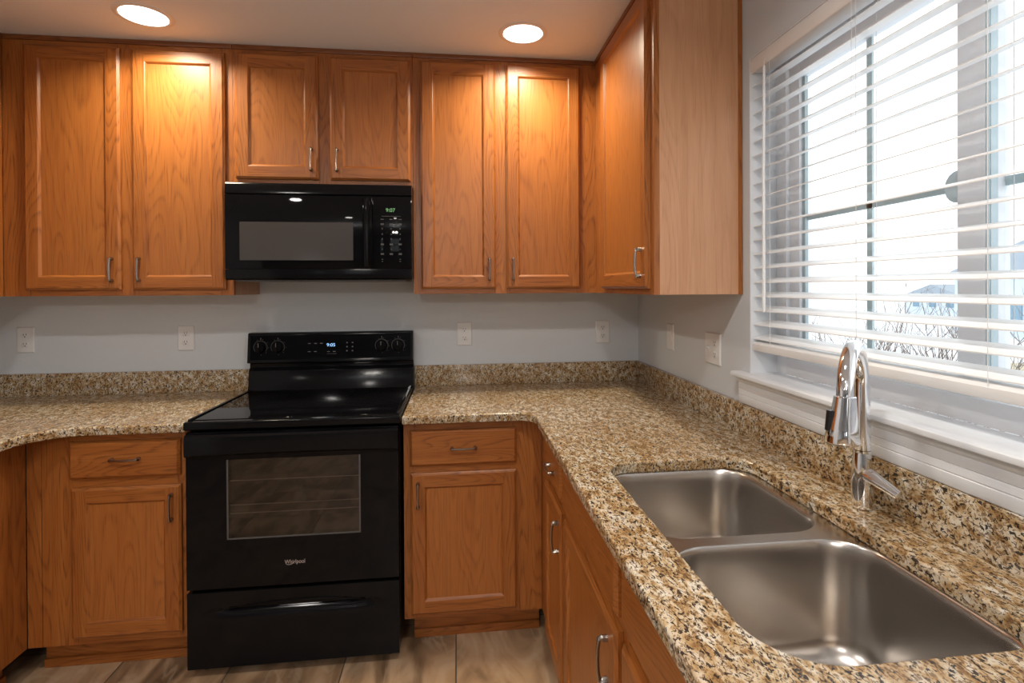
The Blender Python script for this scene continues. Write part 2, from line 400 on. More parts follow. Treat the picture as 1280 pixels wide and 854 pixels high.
# painted jamb liner, stool and apron
m = MB()
for d0, d1 in ((WD0, WD0+.12), (WD1-.12, WD1)): m.box((.02, d0, 44.1), (3.6, d1, WZ1))
m.box((.02, WD0+.12, WZ1-.12), (3.6, WD1-.12, WZ1))
struct(m.build('trim_3', TRIM), 'white painted window reveal')
m = MB()
m.box((-0.05, WD0+.02, WZ0), (3.6, WD1-.02, 44.1))
prof = [(-0.05, 43.45), (-1.35, 43.45), (-1.55, 43.55), (-1.6, 43.75), (-1.55, 43.98), (-1.35, 44.1), (-0.05, 44.1)]
m.prism([(p[0], p[1]) for p in prof], 1, 40.9, 99.1)
struct(m.build('trim_1', TRIM, None, 0.0), 'white window stool')
ap = [(0, 40.05), (-0.52, 40.05), (-0.60, 40.15), (-0.60, 41.05), (-0.54, 41.12), (-0.62, 41.2), (-0.62, 41.75), (-0.56, 41.82), (-0.64, 41.9), (-0.66, 42.6), (-0.60, 42.68), (-0.74, 42.8), (-0.84, 43.15), (-0.86, 43.44), (0, 43.44)]
m = MB(); m.prism(ap, 1, 41.3, 98.7); struct(m.build('trim_2', TRIM), 'white moulded window apron')

# ------------------------------------------------------------------ cabinets
def ax_of(T): return 'y' if T is not T_back else 'x'
def handle(parent, T, u, v, z, vertical=True, L=3.9, name='handle'):
    m = MB(T); pts = []; rad = []; h = L/2
    prof = [(-.90, 0.0, .30), (-.90, .40, .28), (-.93, .62, .26), (-.90, .78, .22), (-.78, .86, .17), (-.5, .95, .16), (0, 1.0, .165), (.5, .95, .16), (.78, .86, .17), (.90, .78, .22), (.93, .62, .26), (.90, .40, .28), (.90, 0.0, .30)]
    for t, o, r in prof:
        pts.append((u, v+o*0.85, z+t*h) if vertical else (u+t*h, v+o*0.85, z)); rad.append(r)
    m.tube(pts, rad, 8)
    return m.build(name, NICKEL, parent)
def door(root, T, u0, u1, z0, z1, v0, hu=None, hz=None, fw_=2.05, name='door', hname='handle'):
    """frame-and-panel door: mitred edge profile, butt-jointed face, recessed veneer panel"""
    m = MB(T); V0, V1, VP = v0+0.02, v0+0.75, v0+0.42
    def rect(i, v): return [(u0+i, v, z0+i), (u1-i, v, z0+i), (u1-i, v, z1-i), (u0+i, v, z1-i)]
    def ring(i, va, j, vb):
        a, b = rect(i, va), rect(j, vb)
        for k in range(4):
            m.add([a[k], a[(k+1) % 4], b[(k+1) % 4], b[k]], [(0, 1, 2, 3)], 1 if k in (0, 2) else 0)
    ring(0, V0, 0, V1-.28); ring(0, V1-.28, .12, V1-.20); ring(.12, V1-.20, .34, V1)
    e, g = .34, fw_
    for a, b in ((u0+e, u0+g), (u1-g, u1-e)): m.add([(a, V1, z0+e), (b, V1, z0+e), (b, V1, z1-e), (a, V1, z1-e)], [(0, 1, 2, 3)], 0)
    for a, b in ((z0+e, z0+g), (z1-g, z1-e)): m.add([(u0+g, V1, a), (u1-g, V1, a), (u1-g, V1, b), (u0+g, V1, b)], [(0, 1, 2, 3)], 1)
    ring(g, V1, g+.10, V1-.06); ring(g+.10, V1-.06, g+.34, VP)
    m.add(rect(0, V0), [(0, 1, 2, 3)], 0)
    k = ax_of(T)
    d = m.build(name, [OAK['z'], OAK[k]], root)
    p = MB(T); i = g+.30; p.box((u0+i, v0+.1, z0+i), (u1-i, VP, z1-i)); p.build('door_panel', OAKP['z'], d)
    if hu is not None: handle(d, T, hu, V1, hz)
    return d
def drawer(root, T, u0, u1, z0, z1, v0, hu=None, hz=None, name='drawer'):
    m = MB(T); V0, V1 = v0+.02, v0+.75
    def rect(i, v): return [(u0+i, v, z0+i), (u1-i, v, z0+i), (u1-i, v, z1-i), (u0+i, v, z1-i)]
    m.rings([rect(0, V0), rect(0, V1-.32), rect(.14, V1-.2), rect(.36, V1)], 0, smooth=False)
    d = m.build(name, OAK[ax_of(T)], root)
    if hu is not None: handle(d, T, hu, V1, hz, False)
    return d
def cabinet(root, T, u0, u1, z0, z1, v1, stiles, rails, back=0.05, side_mat=None, toe=None):
    """carcass plus face frame (stiles = (u0, u1) vertical members, rails = (u0, u1, z0, z1))"""
    k = ax_of(T); m = MB(T)
    m.box((u0, back, z0), (u1, v1-.76, z1))
    m.build('carcass', side_mat or OAKSIDE, root)
    f = MB(T)
    for a, b in stiles: f.box((a, v1-.75, z0), (b, v1, z1), 0)
    for a, b, c, e in rails: f.box((a, v1-.75, c), (b, v1-.01, e), 1)
    f.build('face_frame', [OAK['z'], OAK[k]], root)
    if toe:
        t = MB(T); t.box((toe[0], back, 0.02), (toe[1], v1-3.0, z0-.02)); t.build('toe_kick', OAK[k], root)
        t = MB(T); t.box((toe[0], v1-2.98, 0.02), (toe[1], v1-2.5, 1.3)); t.build('shoe_moulding', OAK[k], root, 0.12)
def crown(root, T, u0, u1, v1):
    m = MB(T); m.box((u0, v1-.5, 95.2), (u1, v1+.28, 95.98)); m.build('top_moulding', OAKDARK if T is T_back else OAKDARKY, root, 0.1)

UZ0, UZ1 = 54.1, 95.95
# tall uppers on the back wall, left of the microwave
c = empty('wall_cabinet', (-97.5, 6, 54.1), 'tall two-door oak wall cabinet on the back wall, left of the microwave', 'cabinet')
cabinet(c, T_back, -120.9, -74.15, UZ0, UZ1, 12, [(-108.85, -104.6), (-92.2, -88.6), (-76.2, -74.15)],
        [(-104.6, -92.2, UZ0, 56.0), (-88.6, -76.2, UZ0, 56.0), (-104.6, -92.2, 93.6, UZ1), (-88.6, -76.2, 93.6, UZ1)])
door(c, T_back, -105.45, -91.3, 55.1, 94.4, 12, -92.55, 58.35)
door(c, T_back, -89.5, -75.2, 55.1, 94.4, 12, -88.4, 58.35)
crown(c, T_back, -108.9, -74.15, 12)
# short cabinet over the microwave
c = empty('wall_cabinet', (-59.3, 6, 72.6), 'short two-door oak wall cabinet directly above the black microwave', 'cabinet')
cabinet(c, T_back, -74.12, -44.55, 72.6, UZ1, 12, [(-74.12, -72.6), (-61.2, -57.4), (-46.2, -44.55)],
        [(-72.6, -61.2, 72.6, 74.4), (-57.4, -46.2, 72.6, 74.4), (-72.6, -61.2, 93.6, UZ1), (-57.4, -46.2, 93.6, UZ1)])
door(c, T_back, -73.55, -60.25, 73.6, 94.5, 12, -61.35, 76.9)
door(c, T_back, -58.3, -44.95, 73.6, 94.5, 12, -57.15, 76.9)
crown(c, T_back, -74.1, -44.55, 12)
# tall uppers right of the microwave
c = empty('wall_cabinet', (-28, 6, 54.1), 'tall two-door oak wall cabinet on the back wall, between microwave and corner', 'cabinet')
cabinet(c, T_back, -44.5, -0.05, UZ0, UZ1, 12, [(-44.5, -42.3), (-31.1, -27.5), (-15.8, -11.9)],
        [(-42.3, -31.1, UZ0, 56.0), (-27.5, -15.8, UZ0, 56.0), (-42.3, -31.1, 93.6, UZ1), (-27.5, -15.8, 93.6, UZ1)])
door(c, T_back, -43.2, -30.2, 55.0, 94.55, 12, -31.4, 58.4)
door(c, T_back, -28.3, -15.0, 55.0, 94.55, 12, -27.2, 58.4)
crown(c, T_back, -44.5, -12.3, 12)
# single-door cabinet on the right wall
c = empty('wall_cabinet', (-6, 26, 54.1), 'tall single-door oak wall cabinet on the right wall, beside the window, pale end panel showing', 'cabinet')
cabinet(c, T_right, 12.05, 41.25, UZ0, UZ1, 12.0, [(12.05, 19.0), (39.2, 41.3)], [(19.0, 39.2, UZ0, 56.0), (19.0, 39.2, 93.6, UZ1)])
door(c, T_right, 17.9, 40.15, 54.9, 94.5, 12, 38.3, 58.35)
crown(c, T_right, 12.35, 41.3, 12)
m = MB(T_right); m.box((41.25, .05, UZ0), (41.40, 0.55, UZ1)); m.build('scribe_strip', OAK['z'], c)
# left-wall upper cabinet, of which only the front edge shows
c = empty('wall_cabinet', (-115, 27, 54.1), 'oak wall cabinet on the left wall, only a sliver at the photo edge', 'cabinet')
cabinet(c, T_left, 12.05, 42, UZ0, UZ1, 12.1, [(12.05, 16.5), (40, 42)], [(16.5, 40, UZ0, 56), (16.5, 40, 93.6, UZ1)])
door(c, T_left, 15.5, 41, 55, 94.5, 12.1, 17.0, 58.4)
crown(c, T_left, 12.4, 42, 12.1)

BZ0, BZ1 = 4.6, 34.72
# base cabinets on the back wall
c = empty('base_cabinet', (-86, 12, 0), 'oak base cabinet left of the range, one drawer over one door', 'cabinet')
cabinet(c, T_back, -96.9, -75.6, BZ0, BZ1, 24, [(-97.3, -95.45), (-95.35, -90.6), (-77.7, -75.6)],
        [(-90.6, -77.7, BZ0, 6.4), (-90.6, -77.7, 26.6, 28.7), (-90.6, -77.7, 33.0, BZ1)], toe=(-97, -75.6))
drawer(c, T_back, -91.5, -76.85, 28.3, 33.6, 24, -83.97, 31.0)
door(c, T_back, -91.3, -76.75, 5.7, 27.0, 24, -77.92, 23.85)
c = empty('base_cabinet', (-34.5, 12, 0), 'oak base cabinet right of the range, one drawer over one door', 'cabinet')
cabinet(c, T_back, -45.25, -24.05, BZ0, BZ1, 24, [(-45.25, -43.4), (-28.9, -24.05)],
        [(-43.4, -28.9, BZ0, 6.4), (-43.4, -28.9, 26.6, 28.7), (-43.4, -28.9, 33.0, BZ1)], toe=(-44.0, -24.1))
drawer(c, T_back, -44.3, -28.0, 28.0, 33.45, 24, -36.2, 30.67)
door(c, T_back, -44.2, -28.05, 5.4, 26.95, 24, -43.1, 23.7)
# base run on the right wall
c = empty('base_cabinet', (-12, 34, 0), 'narrow oak base cabinet on the right run nearest the corner', 'cabinet')
cabinet(c, T_right, 24.6, 43.9, BZ0, BZ1, 24.0, [(24.05, 31.6), (42.0, 43.9)], [(31.6, 42, BZ0, 6.4), (31.6, 42, 26.6, 28.7), (31.6, 42, 33, BZ1)], toe=(24.2, 43.9))
drawer(c, T_right, 30.8, 43.0, 28.75, 33.6, 24, 37.4, 31.1)
door(c, T_right, 30.8, 43.0, 5.4, 27.4, 24, 41.75, 24.0)
c = empty('base_cabinet', (-12, 55.5, 0), 'wide oak sink base cabinet under the steel sink, plain false front over the door', 'cabinet')
cb = MB(T_right); cb.box((43.95, .05, BZ0), (67.0, 23.24, 25.0)); cb.build('carcass', OAKSIDE, c)
f = MB(T_right)
for a, b in ((43.95, 46.0), (65.2, 67.0)): f.box((a, 23.25, BZ0), (b, 24.0, BZ1), 0)
for z0, z1 in ((BZ0, 6.4), (26.6, 28.9), (33.4, BZ1)): f.box((46.0, 23.25, z0), (65.2, 23.99, z1), 1)
f.build('face_frame', [OAK['z'], OAK['y']], c)
t = MB(T_right); t.box((43.95, .05, .02), (67.0, 21, BZ0-.02)); t.build('toe_kick', OAK['y'], c)
t = MB(T_right); t.box((43.95, 21.02, .02), (67.0, 21.5, 1.3)); t.build('shoe_moulding', OAK['y'], c, .12)
drawer(c, T_right, 44.7, 66.3, 28.75, 33.9, 24, name='false_drawer_front')
door(c, T_right, 44.7, 66.3, 5.4, 27.6, 24, 64.1, 24.0)
c = empty('base_cabinet', (-12, 80, 0), 'oak base cabinet on the right run nearest the camera, grainy drawer front', 'cabinet')
cb = MB(T_right); cb.box((67.05, .05, BZ0), (92.0, 23.24, 25.0)); cb.build('carcass', OAKSIDE, c)
f = MB(T_right)
for a, b in ((67.05, 69.0), (90.0, 92.0)): f.box((a, 23.25, BZ0), (b, 24.0, BZ1), 0)
for z0, z1 in ((BZ0, 6.4), (26.6, 28.9), (33.4, BZ1)): f.box((69.0, 23.25, z0), (90.0, 23.99, z1), 1)
f.build('face_frame', [OAK['z'], OAK['y']], c)
t = MB(T_right); t.box((67.05, .05, .02), (92.0, 21, BZ0-.02)); t.build('toe_kick', OAK['y'], c)
drawer(c, T_right, 67.8, 91.0, 29.0, 34.0, 24)
door(c, T_right, 67.8, 91.0, 5.4, 27.7, 24)
# left-leg base cabinet: plain wide filler edge shows at the photo's left border
c = empty('base_cabinet', (-109, 42, 0), 'oak base cabinet of the left leg, only its front edge at the photo edge', 'cabinet')
cabinet(c, T_left, 24.1, 60, BZ0, BZ1, 24.0-.4, [(24.05, 33.0), (58, 60)], [(33, 58, BZ0, 6.4), (33, 58, 26.6, 28.7), (33, 58, 33, BZ1)], toe=(24.3, 60))
drawer(c, T_left, 32.2, 59, 28.3, 33.6, 23.6, 45, 31)
door(c, T_left, 32.2, 59, 5.6, 27.0, 23.6, 34, 24)

# ------------------------------------------------------------------ counters
CE = 0.22
rL = -75.5; rR = -45.3
left = [(-120.95, 0.05), (rL, 0.05), (rL, 26.0), (-88.6, 26.0)]+arc(-88.6, 31.4, 5.4, -90, -180, 10)+[(-94.0, 60), (-120.95, 60)]
o = slab('countertop', [left], 34.75, 36.0, CE, GRANITE); tag(o, 'speckled granite countertop to the left of the black range', 'countertop')
cut = rrect(-21.25, -5.3, 50.9, 83.1, [3.0, 4.2, 2.8, 3.0], 10)
right = [(rR, 0.05), (-0.05, 0.05), (-0.05, 92.0), (-25.55, 92.0)]+[(-25.55, 28.7)]+arc(-28.25, 28.7, 2.7, 0, -90, 8)+[(rR, 26.0)]
o = slab('countertop', [right, cut], 34.75, 36.0, CE, GRANITE); tag(o, 'speckled granite corner countertop with the sink cut into it', 'countertop')
m = MB(); m.box((-120.95, .03, 36.02), (rL+.0, .8, 40.0)); tag(m.build('backsplash', GRANITE, None, .06), 'low granite backsplash strip left of the range', 'backsplash')
m = MB(); m.box((rR, .03, 36.02), (-.82, .8, 40.0)); tag(m.build('backsplash', GRANITE, None, .06), 'low granite backsplash strip on the back wall between range and corner', 'backsplash')
m = MB(); m.box((-.8, .03, 36.02), (-.03, 92.0, 40.0)); tag(m.build('backsplash', GRANITE, None, .06), 'low granite backsplash strip on the right wall beneath the window', 'backsplash')

# ------------------------------------------------------------------ sink
sk = empty('kitchen_sink', (-13.3, 67, 27), 'stainless steel double-bowl undermount sink set in the granite', 'sink')
b1 = (-21.6, -6.0, 50.5, 66.4); b2 = (-21.6, -5.15, 67.7, 83.6)
o = slab('rim', [rrect(-22.4, -4.2, 49.6, 84.4, 3.5, 8), rrect(*b1, 3.4, 10), rrect(*b2, 3.6, 10)], 34.62, 34.74, 0.01, STEEL, sk)
def bowl(b, r, depth, name):
    m = MB(); rs = []
    prof = [(0.0, 34.70), (0.04, 34.66), (0.10, 34.56), (0.14, 34.4), (0.2, 34.2)]
    for k in range(1, 8): prof.append((0.22+0.45*k/7, 34.2-(depth-2.2)*k/7))
    zb = 34.2-(depth-2.2)
    for k in range(1, 9):
        a = PI/2*k/8; prof.append((0.67+1.9*(1-math.cos(a)), zb-1.9*math.sin(a)))
    for i, z in prof:
        rs.append([(x, d, z) for x, d in rrect(b[0]+i, b[1]-i, b[2]+i, b[3]-i, max(.6, r-i*.55), 10)])
    i, z = prof[-1]
    rs.append([(x, d, z-.12) for x, d in rrect(b[0]+5.5, b[1]-5.5, b[2]+5.5, b[3]-5.5, 1.2, 10)])
    m.rings(rs, 0, (False, True)); ob = m.build(name, STEEL, sk)
    cx, cd = (b[0]+b[1])/2, (b[2]+b[3])/2
    dr = MB(); dr.lathe((cx, cd, z-.12), [(2.2, .02), (2.2, .10), (1.9, .16), (1.6, .05), (.4, .03)], 28); dr.build('drain', CHROME, ob)
    return ob
bowl(b1, 3.4, 8.2, 'bowl'); bowl(b2, 3.6, 8.8, 'bowl')

# ------------------------------------------------------------------ faucet
fc = empty('kitchen_faucet', (-2.6, 65.4, 36), 'chrome pull-down kitchen faucet standing behind the steel sink', 'faucet')
fx, fd = -2.5, 65.4
dirx, dird = -0.735, 0.678
m = MB(); m.lathe((fx, fd, 36.03), [(.70, 0), (.80, .05), (.84, .5), (.86, 1.6), (.84, 2.6), (.76, 3.8), (.66, 4.75), (.72, 4.8), (.72, 4.98), (.62, 5.0)], 28); m.build('body', CHROME, fc)
R = 3.75; hz = 46.6
pts = [(fx, fd, 41.05), (fx, fd, 41.3), (fx, fd, 43), (fx, fd, 45), (fx, fd, hz)]
for k in range(1, 17):
    a = PI*k/16; q = R*(1-math.cos(a)); pts.append((fx+dirx*q, fd+dird*q, hz+(50.15-hz)*math.sin(a)))
rad = [.68, .68, .66, .63, .61]+[.60]*16
m = MB(); m.tube(pts, rad, 20); m.build('spout', CHROME, fc)
hx, hd = fx+dirx*2*R, fd+dird*2*R
tx, td = dirx*.12, dird*.0
m = MB(); prof = [(46.8, .67), (46.75, .76), (45.4, .90), (44.4, 1.05), (43.4, 1.22), (43.25, 1.16), (43.25, .7)]
m.rings([[(hx+tx*(46.7-z)*.9+r*math.cos(2*PI*k/24), hd+r*math.sin(2*PI*k/24), z) for k in range(24)] for z, r in prof]); h = m.build('spray_head', CHROME, fc)
m = MB(); bx, bd = hx-1.0, hd-.25
m.rings([[(bx-.10*(46-z)+.20*math.cos(2*PI*k/12), bd+.34*math.sin(2*PI*k/12), z) for k in range(12)] for z in (45.7, 45.5, 44.4, 44.2)]); m.build('spray_button', BLACKM, h)
m = MB(); m.tube([(fx, fd+.4, 39.1), (fx+.05, fd+.95, 39.0), (fx+.15, fd+1.5, 38.85), (fx+.4, fd+2.6, 38.5), (fx+.55, fd+3.3, 38.25), (fx+.57, fd+3.4, 38.22)], [.60, .58, .54, .46, .40, .2], 18, flat=.75)
m.build('lever', CHROME, fc)

# ------------------------------------------------------------------ range
rg = empty('electric_range', (-60.4, 14, 0), 'black freestanding electric range with glass oven door between the base cabinets', 'range')
A, B = -75.35, -45.42
m = MB()
m.box((A+.35, .6, 1.0), (B-.35, 25.2, 35.1)); m.build('body', BLACKM, rg, .1)
m = MB(); m.box((A, 2.4, 35.2), (B, 26.9, 36.35)); m.build('cooktop', BLACK, rg, .22, 3)
m = MB(); m.box((A+.9, 3.6, 36.36), (B-.9, 25.6, 36.44)); ct = m.build('cooktop_glass', BLACKG, rg, .03, 1)
m = MB()      # raised rail round the glass
for a, b in (((A+.25, 3.4, 36.3), (A+.7, 26.0, 36.62)), ((B-.7, 3.4, 36.3), (B-.25, 26.0, 36.62))):
    m = MB(); m.box(a, b); m.build('side_rail', BLACK, rg, .08)
# backguard with tilted control panel
m = MB(); m.prism([(.5, 35.3), (3.5, 35.3), (3.3, 36.4), (2.75, 37.5), (2.55, 39.9), (1.9, 40.5), (1.9, 41.2), (3.35, 41.5), (3.30, 41.75), (2.75, 46.75), (2.45, 46.95), (.5, 46.95)], 0, A+.02, B-.02)
bgd = m.build('backguard', BLACK, rg, .06)
tilt = math.atan2(.55, 5.0)
def pd(z): return 3.30-(z-41.75)/5.0*.55
m = MB(); m.add([(A+.5, pd(42.0)+.03, 42.0), (B-.5, pd(42.0)+.03, 42.0), (B-.5, pd(46.5)+.03, 46.5), (A+.5, pd(46.5)+.03, 46.5)], [(0, 1, 2, 3)])
m.add([(A+.5, pd(42.0)-.1, 42.0), (B-.5, pd(42.0)-.1, 42.0), (B-.5, pd(46.5)-.1, 46.5), (A+.5, pd(46.5)-.1, 46.5)], [(0, 1, 2, 3)])
m.box((A+.55, 2.6, 42.05), (B-.55, pd(46.4)+.02, 46.4)); cp = m.build('control_panel', BLACKG, bgd)
for kx in (-73.05, -70.0, -51.25, -48.2):
    kz = 44.35; m = MB()
    m.lathe((kx, pd(kz)+.02, kz), [(1.12, 0), (1.12, .10), (.98, .16), (.9, .75), (.82, .85), (.2, .87)], 28, 'v')
    m.box((kx-.17, pd(kz)+.7, kz-.86), (kx+.17, pd(kz)+1.25, kz+.86))
    kb = m.build('control_knob', BLACK, rg, .03)
    m = MB(); m.box((kx-.035, pd(kz)+1.26, kz+.1), (kx+.035, pd(kz)+1.28, kz+.84)); m.build('pointer_mark', PRINT, kb)
    m = MB(); m.lathe((kx, pd(kz)+.0, kz), [(1.22, .06), (1.22, .11), (1.16, .11), (1.16, .06)], 32, 'v', cap=(False, False)); m.build('bezel', GREYP, kb)
    m = MB(); m.box((kx-.07, pd(kz+1.45)+.03, kz+1.35), (kx+.07, pd(kz+1.45)+.06, kz+1.72)); m.build('dial_marking', PRINTD, bgd)
    for aa in (-60, -20, 20, 60, 100, 140):
        a = math.radians(aa); px_, pz_ = kx+1.42*math.sin(a+.6), kz+1.42*math.cos(a+.6)
        m = MB(); m.box((px_-.06, pd(pz_)+.03, pz_-.05), (px_+.06, pd(pz_)+.06, pz_+.05)); m.build('dial_marking', PRINTD, bgd)
lettering('clock_display', '9:05', .92, (-60.5, pd(44.5)+.05, 44.55), BLUE, bgd, .005, (1.0, .9), 0.0)
def mark(p, mat, a, b): m = MB(); m.box(a, b); m.build('key_marking', mat, p)
for bx_, bz_ in ((-64.4, 44.9), (-63.3, 44.9), (-62.25, 44.9), (-64.4, 43.4), (-63.3, 43.4), (-60.95, 43.35), (-59.9, 43.35)):
    mark(bgd, PRINT, (bx_-.24, pd(bz_)+.03, bz_-.05), (bx_+.24, pd(bz_)+.055, bz_+.05))
mark(bgd, PRINT, (-61.2, pd(42.9)+.03, 42.93), (-59.5, pd(42.9)+.055, 42.97))
for bx_ in (-57.6, -56.6):
    for bz_ in (44.95, 44.2, 43.45): mark(bgd, PRINT, (bx_-.12, pd(bz_)+.03, bz_-.10), (bx_+.12, pd(bz_)+.055, bz_+.10))
# oven door
dA, dB, dz0, dz1 = A+.4, B-.32, 12.75, 34.9
wA, wB, wz0, wz1 = -69.55, -51.15, 19.6, 30.95
m = MB()
for a, b in (((dA, 25.3, dz0), (wA, 27.0, dz1)), ((wB, 25.3, dz0), (dB, 27.0, dz1)), ((wA, 25.3, dz0), (wB, 27.0, wz0)), ((wA, 25.3, wz1), (wB, 27.0, dz1))): m.box(a, b)
od = m.build('oven_door', BLACKG, rg)
m = MB(); m.box((wA, 26.85, wz0), (wB, 26.97, wz1)); m.build('door_glass', OVENGLASS, od)
m = MB(); t_ = .22
for a, b in (((wA, 26.98, wz0), (wA+t_, 27.01, wz1)), ((wB-t_, 26.98, wz0), (wB, 27.01, wz1)), ((wA+t_, 26.98, wz0), (wB-t_, 27.01, wz0+t_))): m.box(a, b)
m.build('window_border', PRINTD, od)
m = MB()      # recess behind the glass with two racks
m.box((wA, 25.25, wz0), (wB, 25.32, wz1)); m.build('window_lining', CAVITY, od)
m = MB()
for z in (22.9, 24.1, 27.6):
    m.box((wA+.1, 26.0, z), (wB-.1, 26.12, z+.10))
m.build('oven_rack', RACK, od)
# full-width bowed handle, lower edge arched
m = MB(); n = 24; rs = []
for i in range(n+1):
    t = i/n; x = dA+.0+(dB-dA)*t; bow = 1-(2*t-1)**2
    zb = 31.55+.35*bow; zt = 34.75-.05*(1-bow); o_ = 27.02+.55+.55*bow
    rs.append([(x, 27.01, zb+.3), (x, o_-.25, zb), (x, o_, zb+.25), (x, o_+.05, (zb+zt)/2), (x, o_-.05, zt-.3), (x, o_-.35, zt-.02), (x, 27.01, zt-.3)])
m.rings(rs, 0, smooth=True); m.build('oven_handle', BLACK, od)
lettering('maker_badge', 'Whirlpool', .82, (-60.35, 27.02, 15.95), LOGO, od, .02, (.82, 1.0))
m = MB(); m.tube([(-61.0+.62*math.cos(t), 27.03, 15.98+.40*math.sin(t)+.12*math.cos(t)) for t in [PI*(1.05+.9*i/16) for i in range(17)]], [.012+.03*math.sin(PI*i/16) for i in range(17)], 6); m.build('badge_swoosh', LOGO, od)
# storage drawer with scooped grip
m = MB(); xs_ = [dA+(dB-dA)*i/36 for i in range(37)]; rs = []
def scoop(x):
    t = (x+60.2)/12.6
    return max(0, 1-abs(t)**2.2) if abs(t) < 1 else 0
zl = [1.5, 5.0, 7.6, 8.3, 8.9, 9.2, 9.5, 9.8, 10.1, 10.35, 10.55, 11.1, 12.2]
grid = []
for z in zl:
    row = []
    for x in xs_:
        s = scoop(x); zt_ = 9.15+1.25*s; dv = 26.95
        if s > 0 and 8.9 <= z <= zt_: dv -= .75*min(1, s*1.6)*min(1.0, (z-8.7)/.8)
        row.append((x, dv, z))
    grid.append(row)
vs = [p for r in grid for p in r]; nx = len(xs_); fs = []
for j in range(len(zl)-1):
    for i in range(nx-1): fs.append((j*nx+i, j*nx+i+1, (j+1)*nx+i+1, (j+1)*nx+i))
m.add(vs, fs, 0, True)
m.box((dA, 25.3, 1.5), (dB, 25.9, 12.2))
m.add([(dA, 25.9, 1.5), (dA, 26.95, 1.5), (dA, 26.95, 12.2), (dA, 25.9, 12.2)], [(0, 1, 2, 3)]); m.add([(dB, 25.9, 1.5), (dB, 26.95, 1.5), (dB, 26.95, 12.2), (dB, 25.9, 12.2)], [(0, 1, 2, 3)])
m.add([(dA, 25.9, 12.2), (dA, 26.95, 12.2), (dB, 26.95, 12.2), (dB, 25.9, 12.2)], [(0, 1, 2, 3)]); m.add([(dA, 25.9, 1.5), (dA, 26.95, 1.5), (dB, 26.95, 1.5), (dB, 25.9, 1.5)], [(0, 1, 2, 3)])
dwr = m.build('storage_drawer', BLACK, rg)
m = MB(); m.tube([(-70.5+21*i/24, 26.98+.10*math.sin(PI*i/24), 9.62+.9*(1-abs(i/12-1)**2.4)) for i in range(25)], [.015+.055*math.sin(PI*i/24)**.6 for i in range(25)], 8); m.build('drawer_grip', BLACK, dwr)
for lx in (A+2, B-2):
    for ld in (3, 24.0): m = MB(); m.lathe((lx, ld, 0.0), [(.8, .01), (.8, .3), (.4, .4), (.4, 1.1)], 14); m.build('foot', BLACKM, rg)

# ------------------------------------------------------------------ microwave
mw = empty('microwave', (-59.1, 8, 56.4), 'black over-the-range microwave mounted beneath the short oak cabinet', 'microwave')
a, b = -73.95, -44.5
m = MB(); m.box((a+.1, .1, 56.9), (b-.1, 14.9, 72.4)); m.build('body', BLACKM, mw, .08)
m = MB(); m.box((a+1.2, 1.0, 56.35), (b-1.2, 14.6, 56.88)); 
un_ = m.build('vent_base', GREYP, mw, .05)
m = MB(); m.prism([(14.95, 70.4), (15.75, 70.4), (15.95, 70.6), (15.85, 71.9), (15.55, 72.3), (14.95, 72.3)], 0, a, b); m.build('top_grille', BLACK, mw)
m = MB(); m.prism([(14.95, 56.55), (15.5, 56.55), (15.85, 56.8), (15.98, 58.3), (14.95, 58.3)], 0, a, b); m.build('bottom_lip', BLACK, mw, .04)
wx0, wx1, wz0_, wz1_ = -71.7, -54.0, 59.75, 65.95
m = MB()
m.box((a, 14.95, 58.36), (-50.95, 15.95, 70.34)); md = m.build('door', BLACKG, mw, .05)
m = MB(); m.box((wx0, 15.955, wz0_), (wx1, 15.975, wz1_)); m.build('door_window', MESHWIN, md)
m = MB(); m.prism([(-52.5, 15.96), (-51.45, 15.96), (-51.3, 16.25), (-51.45, 16.9), (-51.75, 17.05), (-52.1, 16.9), (-52.25, 16.35)], 2, 58.7, 70.0); m.build('door_handle', BLACK, md, .06)
m = MB(); m.box((-50.85, 14.95, 58.36), (b, 15.95, 70.34)); mc = m.build('control_panel', BLACKG, mw, .05)
lettering('clock_display', '9:07', 1.05, (-47.95, 15.98, 68.05), GREEN, mc, .004, (.85, .82))
mark(mc, PRINTD, (-49.4, 15.975, 67.03), (-46.3, 15.985, 67.09))
for r_i, z in enumerate([66.55, 65.75, 65.0, 64.1, 63.3, 62.4, 61.6, 60.8]):
    for x in (-49.3, -47.85, -46.4):
        w_ = .26 if r_i in (0, 1, 5, 7) else .08
        h_ = .06 if r_i in (0, 6) else .13
        mark(mc, PRINTD, (x-w_, 15.975, z-h_), (x+w_, 15.985, z+h_))
for x in (-49.3, -46.4):
    for z in (59.92, 59.57): mark(mc, PRINTD, (x-.12, 15.975, z-.06), (x+.12, 15.985, z+.06))

# ------------------------------------------------------------------ outlets and switch plates
def plate(root, T, w, h, kind, rot=0):
    m = MB(T); hw, hh = w/2, h/2
    m.rings([[(-hw, 0.02, -hh), (hw, .02, -hh), (hw, .02, hh), (-hw, .02, hh)], [(-hw, .10, -hh), (hw, .10, -hh), (hw, .10, hh), (-hw, .10, hh)],
             [(-hw+.14, .24, -hh+.14), (hw-.14, .24, -hh+.14), (hw-.14, .24, hh-.14), (-hw+.14, .24, hh-.14)]], 0, smooth=False)
    return m
def recept(T, root_obj, ox):
    for dz in (.82, -.82):
        f = MB(T); f.rings([[(ox+q*math.cos(2*PI*k/20)*.66, vv, dz+q*max(-.5, min(.5, math.sin(2*PI*k/20)*.66))) for k in range(20)] for q, vv in ((1, .22), (1, .29), (.94, .31))], 0)
        fo = f.build('socket', PLATE, root_obj)
        s = MB(T)
        for dx in (-.24, .22): s.box((ox+dx-.045, .30, dz+.02), (ox+dx+.045, .325, dz+.32))
        s.lathe((ox-.01, .30, dz-.22), [(.11, 0), (.11, .025)], 12, 'v'); s.build('slot', SLOT, fo)
